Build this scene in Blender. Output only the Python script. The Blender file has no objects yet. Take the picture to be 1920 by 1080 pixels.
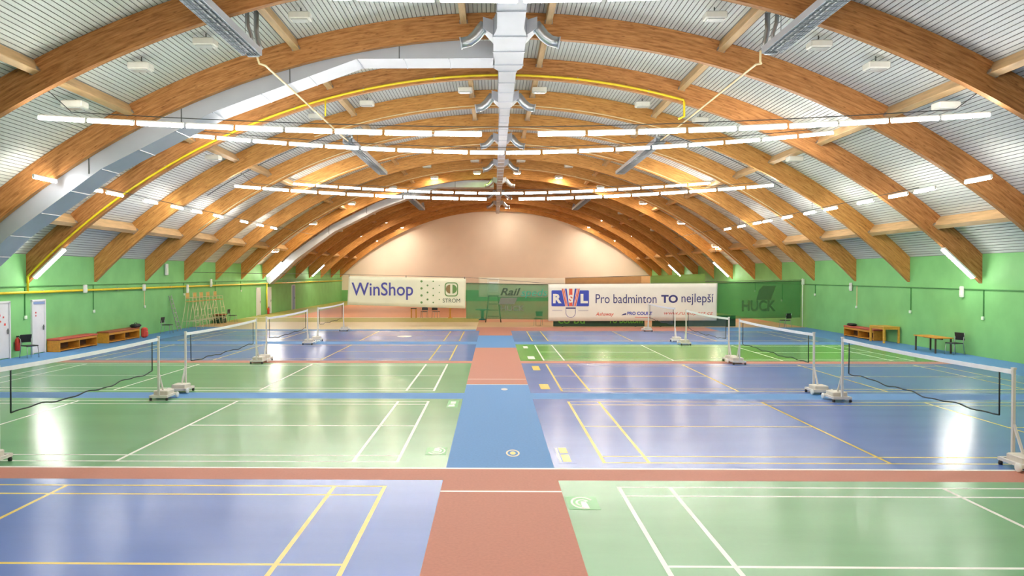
import bpy, math, random
from mathutils import Vector, Matrix
random.seed(7)
C = bpy.context.scene.collection
PI = math.pi

# ------------------------------------------------------------------ materials
def lin(r, g, b):
    f = lambda c: c / 12.92 if c <= .04045 else ((c + .055) / 1.055) ** 2.4
    return (f(r / 255), f(g / 255), f(b / 255), 1)

def mat(name, rgb, rough=.5, metal=0, var=.08, scale=6, spec=.5, coat=0, stretch=None, bump=0, bscale=60, emit=0, ecol=None):
    m = bpy.data.materials.new(name); m.use_nodes = True
    N = m.node_tree.nodes; L = m.node_tree.links
    p = N['Principled BSDF']; col = lin(*rgb)
    p.inputs['Roughness'].default_value = rough
    p.inputs['Metallic'].default_value = metal
    p.inputs['Specular IOR Level'].default_value = spec
    p.inputs['Coat Weight'].default_value = coat
    tc = N.new('ShaderNodeTexCoord')
    mp = N.new('ShaderNodeMapping'); L.new(tc.outputs['Object'], mp.inputs['Vector'])
    if stretch: mp.inputs['Scale'].default_value = stretch
    nz = N.new('ShaderNodeTexNoise'); nz.inputs['Scale'].default_value = scale; nz.inputs['Detail'].default_value = 5
    L.new(mp.outputs['Vector'], nz.inputs['Vector'])
    rp = N.new('ShaderNodeValToRGB')
    rp.color_ramp.elements[0].position = .3; rp.color_ramp.elements[1].position = .7
    rp.color_ramp.elements[0].color = tuple(c * (1 - var) for c in col[:3]) + (1,)
    rp.color_ramp.elements[1].color = tuple(min(1, c * (1 + var)) for c in col[:3]) + (1,)
    L.new(nz.outputs['Fac'], rp.inputs['Fac']); L.new(rp.outputs['Color'], p.inputs['Base Color'])
    if bump:
        n2 = N.new('ShaderNodeTexNoise'); n2.inputs['Scale'].default_value = bscale; n2.inputs['Detail'].default_value = 3
        L.new(tc.outputs['Object'], n2.inputs['Vector'])
        b = N.new('ShaderNodeBump'); b.inputs['Strength'].default_value = bump; b.inputs['Distance'].default_value = .02
        L.new(n2.outputs['Fac'], b.inputs['Height']); L.new(b.outputs['Normal'], p.inputs['Normal'])
    if emit:
        p.inputs['Emission Color'].default_value = lin(*(ecol or rgb)); p.inputs['Emission Strength'].default_value = emit
    return m

def wood_arch_mat(name, dark, mid, light):
    """laminated spruce: layers along the curve, knots, board joints (mapped by the arch's own arc length)"""
    m = bpy.data.materials.new(name); m.use_nodes = True
    N = m.node_tree.nodes; L = m.node_tree.links; p = N['Principled BSDF']
    p.inputs['Roughness'].default_value = .55; p.inputs['Specular IOR Level'].default_value = .3
    uv = N.new('ShaderNodeUVMap'); uv.uv_map = 'UVMap'
    mp = N.new('ShaderNodeMapping'); mp.inputs['Scale'].default_value = (1.1, 9, 1); L.new(uv.outputs['UV'], mp.inputs['Vector'])
    nz = N.new('ShaderNodeTexNoise'); nz.inputs['Scale'].default_value = 1.6; nz.inputs['Detail'].default_value = 6; nz.inputs['Roughness'].default_value = .62
    L.new(mp.outputs['Vector'], nz.inputs['Vector'])
    rp = N.new('ShaderNodeValToRGB'); e = rp.color_ramp.elements
    e[0].position = .3; e[0].color = lin(*dark); e[1].position = .72; e[1].color = lin(*light)
    x = e.new(.5); x.color = lin(*mid)
    L.new(nz.outputs['Fac'], rp.inputs['Fac'])
    mp2 = N.new('ShaderNodeMapping'); mp2.inputs['Scale'].default_value = (2.6, 8, 1); L.new(uv.outputs['UV'], mp2.inputs['Vector'])
    vo = N.new('ShaderNodeTexVoronoi'); vo.inputs['Scale'].default_value = 1.0; L.new(mp2.outputs['Vector'], vo.inputs['Vector'])
    r2 = N.new('ShaderNodeValToRGB'); r2.color_ramp.elements[0].position = .05; r2.color_ramp.elements[1].position = .2
    r2.color_ramp.elements[0].color = (.42, .36, .32, 1); r2.color_ramp.elements[1].color = (1, 1, 1, 1)
    L.new(vo.outputs['Distance'], r2.inputs['Fac'])
    mp3 = N.new('ShaderNodeMapping'); mp3.inputs['Scale'].default_value = (.22, 25, 1); L.new(uv.outputs['UV'], mp3.inputs['Vector'])
    n3 = N.new('ShaderNodeTexNoise'); n3.inputs['Scale'].default_value = 1; n3.inputs['Detail'].default_value = 1; L.new(mp3.outputs['Vector'], n3.inputs['Vector'])
    r3 = N.new('ShaderNodeValToRGB'); r3.color_ramp.elements[0].color = (.78, .76, .72, 1); r3.color_ramp.elements[1].color = (1.15, 1.13, 1.1, 1)
    r3.color_ramp.elements[0].position = .35; r3.color_ramp.elements[1].position = .65
    L.new(n3.outputs['Fac'], r3.inputs['Fac'])
    a = N.new('ShaderNodeMixRGB'); a.blend_type = 'MULTIPLY'; a.inputs[0].default_value = .75
    L.new(rp.outputs['Color'], a.inputs[1]); L.new(r2.outputs['Color'], a.inputs[2])
    b = N.new('ShaderNodeMixRGB'); b.blend_type = 'MULTIPLY'; b.inputs[0].default_value = .6
    L.new(a.outputs[0], b.inputs[1]); L.new(r3.outputs['Color'], b.inputs[2])
    L.new(b.outputs[0], p.inputs['Base Color'])
    return m

def sheer(name, rgb, cover, rough=.8):
    """woven net: part of the light goes through the holes"""
    m = bpy.data.materials.new(name); m.use_nodes = True
    N = m.node_tree.nodes; L = m.node_tree.links; p = N['Principled BSDF']; out = N['Material Output']
    p.inputs['Base Color'].default_value = lin(*rgb); p.inputs['Roughness'].default_value = rough
    t = N.new('ShaderNodeBsdfTransparent'); mx = N.new('ShaderNodeMixShader')
    tc = N.new('ShaderNodeTexCoord'); nz = N.new('ShaderNodeTexNoise'); nz.inputs['Scale'].default_value = 1.5
    L.new(tc.outputs['Object'], nz.inputs['Vector'])
    mr = N.new('ShaderNodeMapRange'); mr.inputs['To Min'].default_value = cover * .9; mr.inputs['To Max'].default_value = cover * 1.1
    L.new(nz.outputs['Fac'], mr.inputs['Value']); L.new(mr.outputs[0], mx.inputs[0])
    L.new(t.outputs[0], mx.inputs[1]); L.new(p.outputs[0], mx.inputs[2]); L.new(mx.outputs[0], out.inputs['Surface'])
    return m

FL = dict(rough=.22, var=.06, scale=.8, spec=.2, stretch=(.3, 1.5, 1), bump=.05, bscale=14)
FM = dict(rough=.62, var=.06, scale=25, spec=.3)
M = {
 'mat_blue': mat('court_blue', (96, 125, 192), **FL), 'mat_green': mat('court_green', (118, 170, 124), **FL),
 'mat_grass': mat('court_grass_green', (104, 168, 70), **FL),
 'white': mat('line_white', (240, 238, 230), .35, var=.04, spec=.5), 'yellow': mat('line_yellow', (228, 200, 84), .3, var=.06),
 'red': mat('carpet_red', (190, 126, 108), **FM), 'blue': mat('carpet_blue', (92, 142, 196), **FM),
 'beige': mat('mat_beige', (226, 206, 166), .4, var=.05, scale=2), 'olive': mat('court_olive', (176, 168, 84), .5, var=.1, scale=2),
 'clay': mat('court_clay', (214, 146, 112), .55, var=.06, scale=2), 'tan': mat('floor_tan', (212, 172, 126), .55, var=.06, scale=2),
 'wall_green': mat('painted_green_masonry', (130, 194, 124), .6, var=.07, scale=1.1, spec=.25, bump=.12, bscale=5),
 'wall_pink': mat('painted_peach_plaster', (248, 238, 226), .7, var=.03, scale=.4, spec=.2),
 'roof': mat('roof_sheet_white', (212, 214, 210), .5, var=.03, scale=.6, spec=.4),
 'groove': mat('roof_joint_grey', (150, 150, 146), .7, var=.1, scale=2),
 'arch': wood_arch_mat('glulam_brown', (140, 88, 48), (180, 124, 72), (202, 146, 90)),
 'arch2': wood_arch_mat('glulam_honey', (158, 106, 52), (196, 140, 76), (216, 164, 94)),
 'purlin': mat('planed_timber', (200, 164, 118), .6, var=.18, scale=3, stretch=(3, .4, 3)),
 'metal_white': mat('white_enamel', (230, 230, 226), .35, var=.03),
 'galv': mat('galvanised_sheet', (190, 194, 204), .45, metal=.3, var=.04, scale=1.5),
 'galv_dark': mat('heater_grille_steel', (128, 136, 142), .4, metal=.6, var=.15, scale=6),
 'steel': mat('bare_steel', (176, 180, 184), .3, metal=.8, var=.06),
 'black': mat('black_plastic', (34, 34, 36), .5, var=.15), 'cable': mat('grey_cable', (86, 88, 88), .6, var=.1),
 'conduit': mat('wall_conduit_green', (74, 140, 76), .5, var=.1),
 'gas': mat('gas_pipe_yellow', (236, 208, 36), .4, var=.06), 'cream': mat('pipe_cream', (230, 208, 160), .45, var=.05),
 'tube': mat('fluorescent_tube', (255, 255, 255), .4, var=0, emit=34, ecol=(255, 252, 244)),
 'flood_on': mat('lit_floodlight_glass', (255, 244, 220), .3, var=0, emit=110, ecol=(255, 236, 206)),
 'flood_far': mat('lit_far_floodlight_glass', (255, 244, 220), .3, var=0, emit=190, ecol=(255, 238, 212)),
 'flood_green': mat('lit_greenish_glass', (220, 255, 160), .3, var=0, emit=60, ecol=(206, 255, 130)),
 'flood_off': mat('unlit_floodlight_glass', (196, 198, 196), .15, var=.05),
 'flood_box': mat('floodlight_housing', (226, 224, 214), .45, var=.04),
 'post': mat('post_grey_white', (220, 214, 208), .4, var=.04), 'weight': mat('post_base_cream', (214, 206, 194), .5, var=.08),
 'tape': mat('net_tape_white', (240, 240, 244), .7, var=.03), 'cord': mat('net_cord_black', (30, 38, 42), .7, var=.1),
 'netting': sheer('badminton_netting', (118, 128, 150), .2),
 'net_green': sheer('green_windbreak_mesh', (58, 142, 88), .5), 'net_dark': sheer('dark_green_windbreak_mesh', (46, 136, 66), .5),
 'net_olive': sheer('olive_curtain_mesh', (112, 146, 74), .7),
 'vinyl': mat('banner_vinyl', (232, 226, 212), .55, var=.03, scale=1.5), 'vinyl2': mat('banner_vinyl_cream', (224, 218, 186), .55, var=.04, scale=1.5),
 'brown_tarp': mat('brown_tarpaulin', (176, 136, 90), .6, var=.06, scale=2), 'tarp_light': mat('light_brown_tarpaulin', (206, 164, 116), .6, var=.05),
 'ink_blue': mat('ink_violet_blue', (74, 72, 146), .5, var=.03), 'ink_navy': mat('ink_navy', (52, 50, 110), .5, var=.03),
 'ink_royal': mat('ink_royal_blue', (50, 68, 170), .5, var=.03), 'ink_red': mat('ink_red', (214, 84, 58), .5, var=.03),
 'ink_dark': mat('ink_dark_green', (52, 70, 48), .5, var=.03), 'ink_green': mat('ink_green', (96, 132, 62), .5, var=.05),
 'ink_brown': mat('ink_brown', (138, 110, 62), .5, var=.05), 'ink_olive': mat('ink_olive', (64, 104, 54), .6, var=.05),
 'ink_teal': mat('ink_teal', (40, 140, 120), .5, var=.03), 'ink_grey': mat('ink_grey', (108, 110, 96), .5, var=.05),
 'ink_pale': mat('ink_pale_grey', (204, 198, 196), .5, var=.02),
 'board': mat('board_dark_green', (26, 66, 40), .45, var=.1), 'lime': mat('ink_lime', (110, 196, 70), .5, var=.03),
 'sticker': mat('floor_sticker_green', (86, 178, 96), .3, var=.04),
 'door': mat('door_white', (222, 222, 226), .45, var=.02), 'door_blue': mat('door_head_blue', (128, 150, 196), .5, var=.05),
 'bench': mat('bench_orange_pine', (206, 142, 46), .45, var=.15, scale=3, stretch=(4, .5, 4)),
 'cushion': mat('cushion_red', (186, 82, 66), .7, var=.1, scale=8), 'cushion2': mat('bench_top_brown', (162, 84, 52), .6, var=.12, scale=5),
 'inside': mat('bench_back_panel', (96, 68, 44), .7, var=.1), 'pine': mat('table_yellow_pine', (218, 164, 62), .45, var=.12, scale=3, stretch=(4, .5, 4)),
 'top_orange': mat('table_top_orange', (222, 146, 48), .4, var=.08), 'leg_dark': mat('table_leg_brown', (72, 58, 44), .5, var=.1),
 'ext_red': mat('extinguisher_red', (206, 52, 40), .3, var=.05), 'ivory': mat('umpire_chair_enamel', (222, 216, 176), .45, var=.06),
 'slat': mat('umpire_seat_wood', (206, 168, 92), .5, var=.12), 'socket': mat('socket_white', (232, 244, 226), .4, var=.02),
 'bag_red': mat('bag_red', (206, 76, 62), .6, var=.08),
 'teal': mat('teal_plastic', (30, 110, 100), .5, var=.06),
 'signal_red': mat('notice_red', (214, 70, 64), .5, var=.05),
}

# ------------------------------------------------------------------ mesh helpers
class MB:
    def __init__(s): s.v = []; s.f = []; s.mi = []; s.sm = []; s.uv = None
    def add(s, vs, fs, mi=0, smooth=False):
        o = len(s.v); s.v += [tuple(v) for v in vs]
        for f in fs: s.f.append(tuple(i + o for i in f)); s.mi.append(mi); s.sm.append(smooth)
        return s
    def box(s, c, d, R=None, mi=0, taper=1.0):
        x, y, z = d[0] / 2, d[1] / 2, d[2] / 2; k = taper
        vs = [Vector(p) for p in ((-x, -y, -z), (x, -y, -z), (x, y, -z), (-x, y, -z), (-x * k, -y * k, z), (x * k, -y * k, z), (x * k, y * k, z), (-x * k, y * k, z))]
        if R is not None: vs = [R @ v for v in vs]
        vs = [v + Vector(c) for v in vs]
        return s.add(vs, [(0, 3, 2, 1), (4, 5, 6, 7), (0, 1, 5, 4), (1, 2, 6, 5), (2, 3, 7, 6), (3, 0, 4, 7)], mi)
    def bev(s, c, d, b=.01, R=None, mi=0):
        """box with chamfered vertical and horizontal edges"""
        x, y, z = d[0] / 2, d[1] / 2, d[2] / 2
        ring = lambda X, Y, bb: [(-X + bb, -Y), (X - bb, -Y), (X, -Y + bb), (X, Y - bb), (X - bb, Y), (-X + bb, Y), (-X, Y - bb), (-X, -Y + bb)]
        vs = []
        for (zz, ins) in ((-z, b), (-z + b, 0), (z - b, 0), (z, b)):
            vs += [Vector((px, py, zz)) for px, py in ring(x - ins, y - ins, b)]
        if R is not None: vs = [R @ v for v in vs]
        vs = [v + Vector(c) for v in vs]
        fs = [tuple(range(7, -1, -1)), tuple(range(24, 32))]
        for k in range(3):
            for i in range(8): fs.append((k * 8 + i, k * 8 + (i + 1) % 8, k * 8 + 8 + (i + 1) % 8, k * 8 + 8 + i))
        return s.add(vs, fs, mi)
    def bar(s, a, b, w, h=None, mi=0):
        a, b = Vector(a), Vector(b); d = b - a; q = d.to_track_quat('Z', 'Y').to_matrix()
        return s.box((a + b) / 2, (w, h or w, d.length), q, mi)
    def tube(s, pts, r, n=8, mi=0, closed=False, smooth=True):
        pts = [Vector(p) for p in pts]; rs = r if isinstance(r, (list, tuple)) else [r] * len(pts)
        vs = []; prev = None
        for i, p in enumerate(pts):
            t = (pts[min(i + 1, len(pts) - 1)] - pts[max(i - 1, 0)]).normalized()
            if prev is None: a = t.orthogonal().normalized()
            else: a = (prev - t * prev.dot(t)).normalized()
            prev = a; b = t.cross(a)
            vs += [p + (a * math.cos(2 * PI * k / n) + b * math.sin(2 * PI * k / n)) * rs[i] for k in range(n)]
        fs = []
        for i in range(len(pts) - 1):
            for k in range(n): fs.append((i * n + k, i * n + (k + 1) % n, (i + 1) * n + (k + 1) % n, (i + 1) * n + k))
        s.add(vs, fs, mi, smooth)
        m = (len(pts) - 1) * n
        o = len(s.v) - len(vs)
        s.f += [tuple(o + k for k in range(n - 1, -1, -1)), tuple(o + m + k for k in range(n))]; s.mi += [mi, mi]; s.sm += [False, False]
        return s
    def lathe(s, prof, c=(0, 0, 0), n=16, mi=0, R=None):
        vs = []
        for r, z in prof:
            for k in range(n):
                v = Vector((r * math.cos(2 * PI * k / n), r * math.sin(2 * PI * k / n), z)); vs.append((R @ v if R is not None else v) + Vector(c))
        fs = [(i * n + k, i * n + (k + 1) % n, (i + 1) * n + (k + 1) % n, (i + 1) * n + k) for i in range(len(prof) - 1) for k in range(n)]
        fs += [tuple(range(n - 1, -1, -1)), tuple((len(prof) - 1) * n + k for k in range(n))]
        return s.add(vs, fs, mi, True)
    def prism(s, poly, y0, y1, mi=0):
        """polygon in XZ extruded along Y"""
        n = len(poly); vs = [(x, y0, z) for x, z in poly] + [(x, y1, z) for x, z in poly]
        return s.add(vs, [tuple(range(n - 1, -1, -1)), tuple(range(n, 2 * n))] + [(i, (i + 1) % n, n + (i + 1) % n, n + i) for i in range(n)], mi)

def obj(name, mb, m, parent=None, loc=None):
    me = bpy.data.meshes.new(name)
    me.from_pydata(mb.v, [], mb.f)
    for q in (m if isinstance(m, (list, tuple)) else [m]): me.materials.append(M[q] if isinstance(q, str) else q)
    me.polygons.foreach_set('material_index', mb.mi); me.polygons.foreach_set('use_smooth', mb.sm)
    if mb.uv:
        u = me.uv_layers.new(name='UVMap')
        for i, c in enumerate(mb.uv): u.data[i].uv = c
    me.update()
    o = bpy.data.objects.new(name, me); C.objects.link(o)
    if parent: o.parent = parent
    if loc: o.location = loc
    return o

def tag(o, label, cat, group=None):
    o['label'] = label; o['category'] = cat
    if group: o['group'] = group
    return o

def thing(name, label, cat, loc=(0, 0, 0), rz=0, group=None):
    o = bpy.data.objects.new(name, None); C.objects.link(o); o.location = loc; o.rotation_euler = (0, 0, rz)
    o.empty_display_size = .1
    return tag(o, label, cat, group)

def struct(name, mb, m, parent=None):
    o = obj(name, mb, m, parent)
    if not parent: o['kind'] = 'structure'
    return o

KIDS = {}
def kids(o): return [c for c in C.objects if c.parent is o]
def dup(root, loc, rz, label, group=None):
    """a copy of a thing with its parts and their sub-parts"""
    r = root.copy(); C.objects.link(r); r.location = loc; r.rotation_euler = (root.rotation_euler[0], root.rotation_euler[1], rz); r['label'] = label
    if group: r['group'] = group
    if root.name not in KIDS: KIDS[root.name] = [(ch, kids(ch)) for ch in kids(root)]
    for ch, sub in KIDS[root.name]:
        c = ch.copy(); C.objects.link(c); c.parent = r
        for g in sub: d = g.copy(); C.objects.link(d); d.parent = c
    return r

ORD = 'zeroth first second third fourth fifth sixth seventh eighth ninth tenth eleventh twelfth thirteenth fourteenth fifteenth sixteenth seventeenth eighteenth nineteenth twentieth'.split()

# ------------------------------------------------------------------ hall dimensions
WL, WR, Y0, Y1 = -18.0, 18.5, -3.0, 90.2
CX, CZ = .25, -14.67
RO, RI = 26.03, 25.25
ZW = 3.9
AY = lambda i: 29.07 + 5 * i
def arcz(x, R): return math.sqrt(R * R - (x - CX) ** 2) + CZ
def polar(R, th): return (CX + R * math.sin(th), CZ + R * math.cos(th))

# ------------------------------------------------------------------ floor: one sheet, pattern by cell
NEAR = [5.05, 12.56, 20.31, 27.60, 35.75]; CW = 6.06
BL, BR = 1.593, 1.836
AL, AR = -.76, .98
ML, MR = -16.1, 16.2
lw = .058
MATY = [(3.5, 11.46), (12.2, 19.0), (19.95, 26.7), (27.4, 34.0), (35.3, 42.2)]
STR = [(11.46, 12.12, 'red'), (19.0, 19.95, 'blue'), (26.7, 27.4, 'red'), (34.0, 35.3, 'blue')]
COL = [(('mat_blue', 'yellow'), ('mat_green', 'white')), (('mat_green', 'white'), ('mat_blue', 'yellow')), (('mat_green', 'white'), ('mat_blue', 'yellow')),
       (('mat_blue', 'yellow'), ('mat_grass', 'white')), (('mat_blue', 'yellow'), ('mat_blue', 'yellow'))]
XO = [0, .74, 4.70, 8.64, 12.6, 13.34]
def xlines(s): return [(-BL - o if s < 0 else BR + o) for o in XO]
xs = {WL, WR, AL, AR, ML, MR, -.97, 12.5}
for s in (-1, 1):
    for x in xlines(s): xs |= {x - lw / 2, x + lw / 2}
ys = {Y0, Y1, 12.12, 12.2, 21.5, 21.56, 32.4, 39.0, 43.2, 45.2, 50, 55, 10.84, 10.9, 22.6, 22.66, 45.26, 55.3}
for a, b in MATY: ys |= {a, b}
for n in NEAR:
    for y in (n, n + .44, n + CW / 2, n + CW - .44, n + CW): ys |= {y - lw / 2, y + lw / 2}
xs = sorted(xs); ys = sorted(ys)
def cell(x, y):
    if y > 55.3: return 'clay' if abs(x - .3) < 15.5 else 'olive'
    if y > 55: return 'white'
    if y > 50: return 'olive' if x < -.97 else 'clay'
    if y > 43.2 and ML < x < -.97: return 'beige'
    if y > 45.26: return 'tan'
    if y > 45.2: return 'beige'
    if y > 42.2: return 'red' if -.97 < x < 12.5 else 'blue'
    if 12.12 < y < 12.2: return 'white'
    if AL < x < AR:
        if y < 12.12: return 'white' if 10.84 < y < 10.9 else 'red'
        if y < 21.5: return 'blue'
        if y < 21.56: return 'white'
        if y < 32.4: return 'white' if 22.6 < y < 22.66 else 'red'
        if y < 39: return 'blue'
        return 'red'
    if x < ML or x > MR: return 'blue'
    for a, b, c in STR:
        if a < y < b: return c
    for r, (a, b) in enumerate(MATY):
        if a < y < b:
            sd = 0 if x < 0 else 1; base, line = COL[r][sd]; X = xlines(-1 if sd == 0 else 1); n = NEAR[r]
            lo, hi = min(X) - lw / 2, max(X) + lw / 2
            iny = n - lw / 2 < y < n + CW + lw / 2
            if lo < x < hi and iny:
                for xx in X:
                    if abs(x - xx) < lw / 2: return line
                for yy in (n, n + .44, n + CW - .44, n + CW):
                    if abs(y - yy) < lw / 2: return line
                if abs(y - n - CW / 2) < lw / 2:
                    ax = [abs(q) for q in X]
                    if ax[0] < abs(x) < ax[2] or ax[3] < abs(x) < ax[5]: return line
            return base
    return 'red'
names = []; fb = MB()
nx = len(xs)
fb.v = [(x, y, 0) for y in ys for x in xs]
for j in range(len(ys) - 1):
    for i in range(nx - 1):
        c = cell((xs[i] + xs[i + 1]) / 2, (ys[j] + ys[j + 1]) / 2)
        if c not in names: names.append(c)
        fb.f.append((j * nx + i, j * nx + i + 1, (j + 1) * nx + i + 1, (j + 1) * nx + i)); fb.mi.append(names.index(c)); fb.sm.append(False)
struct('floor', fb, names)

# ------------------------------------------------------------------ walls and roof
def wall_side(name, x, out):
    b = MB(); b.box((x + out * .15, (Y0 + Y1) / 2, ZW / 2), (.3, Y1 - Y0 + .6, ZW)); return struct(name, b, 'wall_green')
wall_side('wall_left', WL, -1); wall_side('wall_right', WR, 1)
def wall_end(name, y, dy, up, low):
    b = MB(); n = 48
    pts = [(WL - .3, 1.3), (WR + .3, 1.3)] + [(WR + .3 - (WR - WL + .6) * k / n, arcz(WR + .3 - (WR - WL + .6) * k / n, RO + .12)) for k in range(n + 1)]
    b.prism(pts, min(y, y + dy), max(y, y + dy), 0)
    b.box(((WL + WR) / 2, y + dy / 2, .65), (WR - WL + .6, abs(dy), 1.3), mi=1)
    return struct(name, b, [up, low])
wall_end('wall_far', Y1, .3, 'wall_pink', 'wall_green'); wall_end('wall_near', Y0, -.3, 'wall_pink', 'wall_green')

tl = -math.asin((CX - WL + .28) / (RO + .02)); tr = math.asin((WR - CX + .28) / (RO + .02))
mod = .137 / RO; g = .024 / RO; cb = MB(); th = tl; prof = []
while th < tr:
    e = min(th + mod - g, tr)
    prof += [(RO + .01, th, 0), (RO + .01, e, 1), (RO + .035, e + .003 / RO, 1), (RO + .035, min(th + mod, tr) - .003 / RO, 2)]
    th += mod
cb.v = []
for R, t, k in prof: x, z = polar(R, t); cb.v += [(x, Y0, z), (x, Y1 + .1, z)]
for i in range(len(prof) - 1):
    k = i % 4
    cb.f.append((2 * i, 2 * i + 2, 2 * i + 3, 2 * i + 1)); cb.mi.append(0 if k == 0 else 1); cb.sm.append(False)
oo = len(cb.v); ns = 64            # outer skin
for k in range(ns + 1): x, z = polar(RO + .16, tl + (tr - tl) * k / ns); cb.v += [(x, Y0, z), (x, Y1 + .1, z)]
for k in range(ns): cb.f.append((oo + 2 * k, oo + 2 * k + 1, oo + 2 * k + 3, oo + 2 * k + 2)); cb.mi.append(0); cb.sm.append(False)
struct('ceiling', cb, ['roof', 'groove'])

# ------------------------------------------------------------------ glulam arches
def arch_name(i):
    if i == 0: return 'the gas pipe arch'
    return f'{ORD[abs(i)]} arch ' + ('beyond' if i > 0 else 'on the viewer side of') + ' the gas pipe arch'
def make_arch(i):
    y = AY(i); b = MB(); n = 72; w = .2; b.uv = []
    ao0, ao1 = -math.asin((CX - WL) / RO), math.asin((WR - CX) / RO); ai0, ai1 = -math.asin((CX - WL) / RI), math.asin((WR - CX) / RI)
    for k in range(n + 1):
        t = k / n; xo, zo = polar(RO, ao0 + (ao1 - ao0) * t); xi, zi = polar(RI, ai0 + (ai1 - ai0) * t)
        b.v += [(xo, y, zo), (xi, y, zi), (xi, y + w, zi), (xo, y + w, zo)]
    off = random.uniform(0, 300)
    for k in range(n):
        a, c = k * 4, k * 4 + 4; u0, u1 = off + 40 * k / n, off + 40 * (k + 1) / n
        for (p, q, v0, v1, sm) in ((0, 1, .8, 0, 0), (1, 2, 5, 5.2, 1), (2, 3, 8, 8.8, 0), (3, 0, 11, 11.2, 1)):
            b.f.append((a + p, a + q, c + q, c + p)); b.mi.append(0); b.sm.append(False)
            b.uv += [(u0, v0), (u0, v1), (u1, v1), (u1, v0)]
    for e in (0, n * 4): b.f.append((e, e + 3, e + 2, e + 1) if e == 0 else (e, e + 1, e + 2, e + 3)); b.mi.append(0); b.sm.append(False); b.uv += [(0, 0), (0, .1), (.1, .1), (.1, 0)]
    o = obj('glulam_arch', b, 'arch' if i < 2 and i % 2 == 0 or i == -1 else 'arch2')
    lab = 'brown laminated timber arch with the yellow gas pipe running along it' if i == 0 else 'laminated timber roof arch, ' + arch_name(i)
    return tag(o, lab, 'arch', 'laminated timber roof arches')
for i in range(-4, 13): make_arch(i)

# ------------------------------------------------------------------ purlins: one piece per bay and line
PX = [(-16.35, .46, .22), (-11.65, .34, .2), (-6.3, .34, .2), (-.95, .34, .2), (1.75, .34, .2), (7.2, .34, .2), (12.45, .34, .2), (17.0, .46, .22)]
proto_p = {}
for j, (x, dep, w) in enumerate(PX):
    t = math.asin((x - CX) / RO); c = polar(RO - dep / 2 - .005, t); R = Matrix.Rotation(t, 3, 'Y')
    for i in range(-3, 12):
        side = 'gas pipe wall' if j < 4 else 'table wall'; rank = ORD[j + 1 if j < 4 else 8 - j]
        bay = f'{ORD[i + 1] if i >= 0 else ORD[-i]} bay ' + ('beyond' if i >= 0 else 'before') + ' gas pipe arch'
        lab = f'timber purlin, {bay}, {rank} line up from {side}'
        if j not in proto_p:
            b = MB(); b.bev((0, 2.4, 0), (w, 4.8, dep), .012, R)
            o = obj('purlin', b, 'purlin', None, (c[0], AY(i) + .2, c[1])); proto_p[j] = o
            for yy in (.06, 4.74): br = MB(); br.box(R @ Vector((0, yy, -dep / 2 + .06)), (w + .05, .1, .1), R); obj('hanger', br, 'steel', o)
            tag(o, lab, 'purlin', 'timber purlins between the arches')
        else:
            o = dup(proto_p[j], (c[0], AY(i) + .2, c[1]), 0, lab)

# ------------------------------------------------------------------ tube lights
def make_tube(name, length=1.2):
    """batten hung along its own X axis, tube below"""
    r = bpy.data.objects.new(name, None); C.objects.link(r)
    h = MB(); h.bev((0, 0, .07), (length + .02, .06, .045), .008)
    obj('housing', h, 'metal_white', r)
    t = MB(); t.tube([(-length / 2 + .015, 0, 0), (length / 2 - .015, 0, 0)], .045, 8)
    obj('tube', t, 'tube', r)
    for s in (-1, 1): e = MB(); e.box((s * (length / 2 - .005), 0, .01), (.02, .06, .09)); obj('end_cap', e, 'metal_white', r)
    return r
tproto = make_tube('tube_light'); tagged = [False]
def place_tube(p, d, label, group):
    d = Vector(d).normalized(); yaw = math.atan2(d.y, d.x); pit = -math.asin(d.z)
    if not tagged[0]: o = tproto; tagged[0] = True; o['category'] = 'light'
    else: o = dup(tproto, p, 0, label, group)
    o.location = p; o.rotation_euler = (0, pit, yaw); o['label'] = label; o['group'] = group
# transverse rows: (y, height mid, height ends, half length, split, name)
ROWS = [(4.2, 6.7, 7.2, 12.2, True), (11.8, 7.34, 8.0, 11.6, False), (19.5, 6.68, 7.15, 12.2, True), (27.05, 7.42, 8.1, 11.6, False), (34.65, 6.53, 7.15, 12.3, True), (42.8, 7.67, 8.23, 11.75, False)]  # first row is out of view, added to brighten the foreground
for r, (y, zm, ze, hl, split) in enumerate(ROWS):
    cx = .42; zf = lambda x: zm + (ze - zm) * (abs(x - cx) / hl) ** 1.7
    if split:
        gap = .68; n = 9; st = (hl - gap - .02) / n
        xc = [cx - gap - st * (k + .5) for k in range(n)][::-1] + [cx + gap + st * (k + .5) for k in range(n)]
    else:
        n = 18; st = 2 * hl / n; xc = [cx - hl + st * (k + .5) for k in range(n)]
    rn = ORD[6 - r] + ' crosswise row before the banners'
    if r < 2: xc = xc[3:15]
    for k, x in enumerate(xc):
        dz = zf(x + .5) - zf(x - .5)
        kk = k if r > 1 else k + 3
        half = 'gas pipe' if kk < 9 else 'table'; rk = ORD[kk + 1 if kk < 9 else 18 - kk]
        place_tube((x, y, zf(x)), (1, 0, dz), f'lit tube light, {rk} from {half} wall in {rn}', 'crosswise rows of tube lights')
    wb = MB(); xl = cx - hl - .1; xr = cx + hl + .1
    pts = [(xl - .06, y, arcz(xl - .06, RO - .04))] + [(xl + (xr - xl) * k / 24, y, zf(xl + (xr - xl) * k / 24) + .2) for k in range(1, 24)] + [(xr + .05, y, arcz(xr + .05, RO - .04))]
    wb.tube(pts, .012, 5)
    tag(obj('suspension_wire', wb, 'cable'), f'thin wire carrying the {rn} of tube lights', 'wire', 'wires carrying the tube lights')
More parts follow.
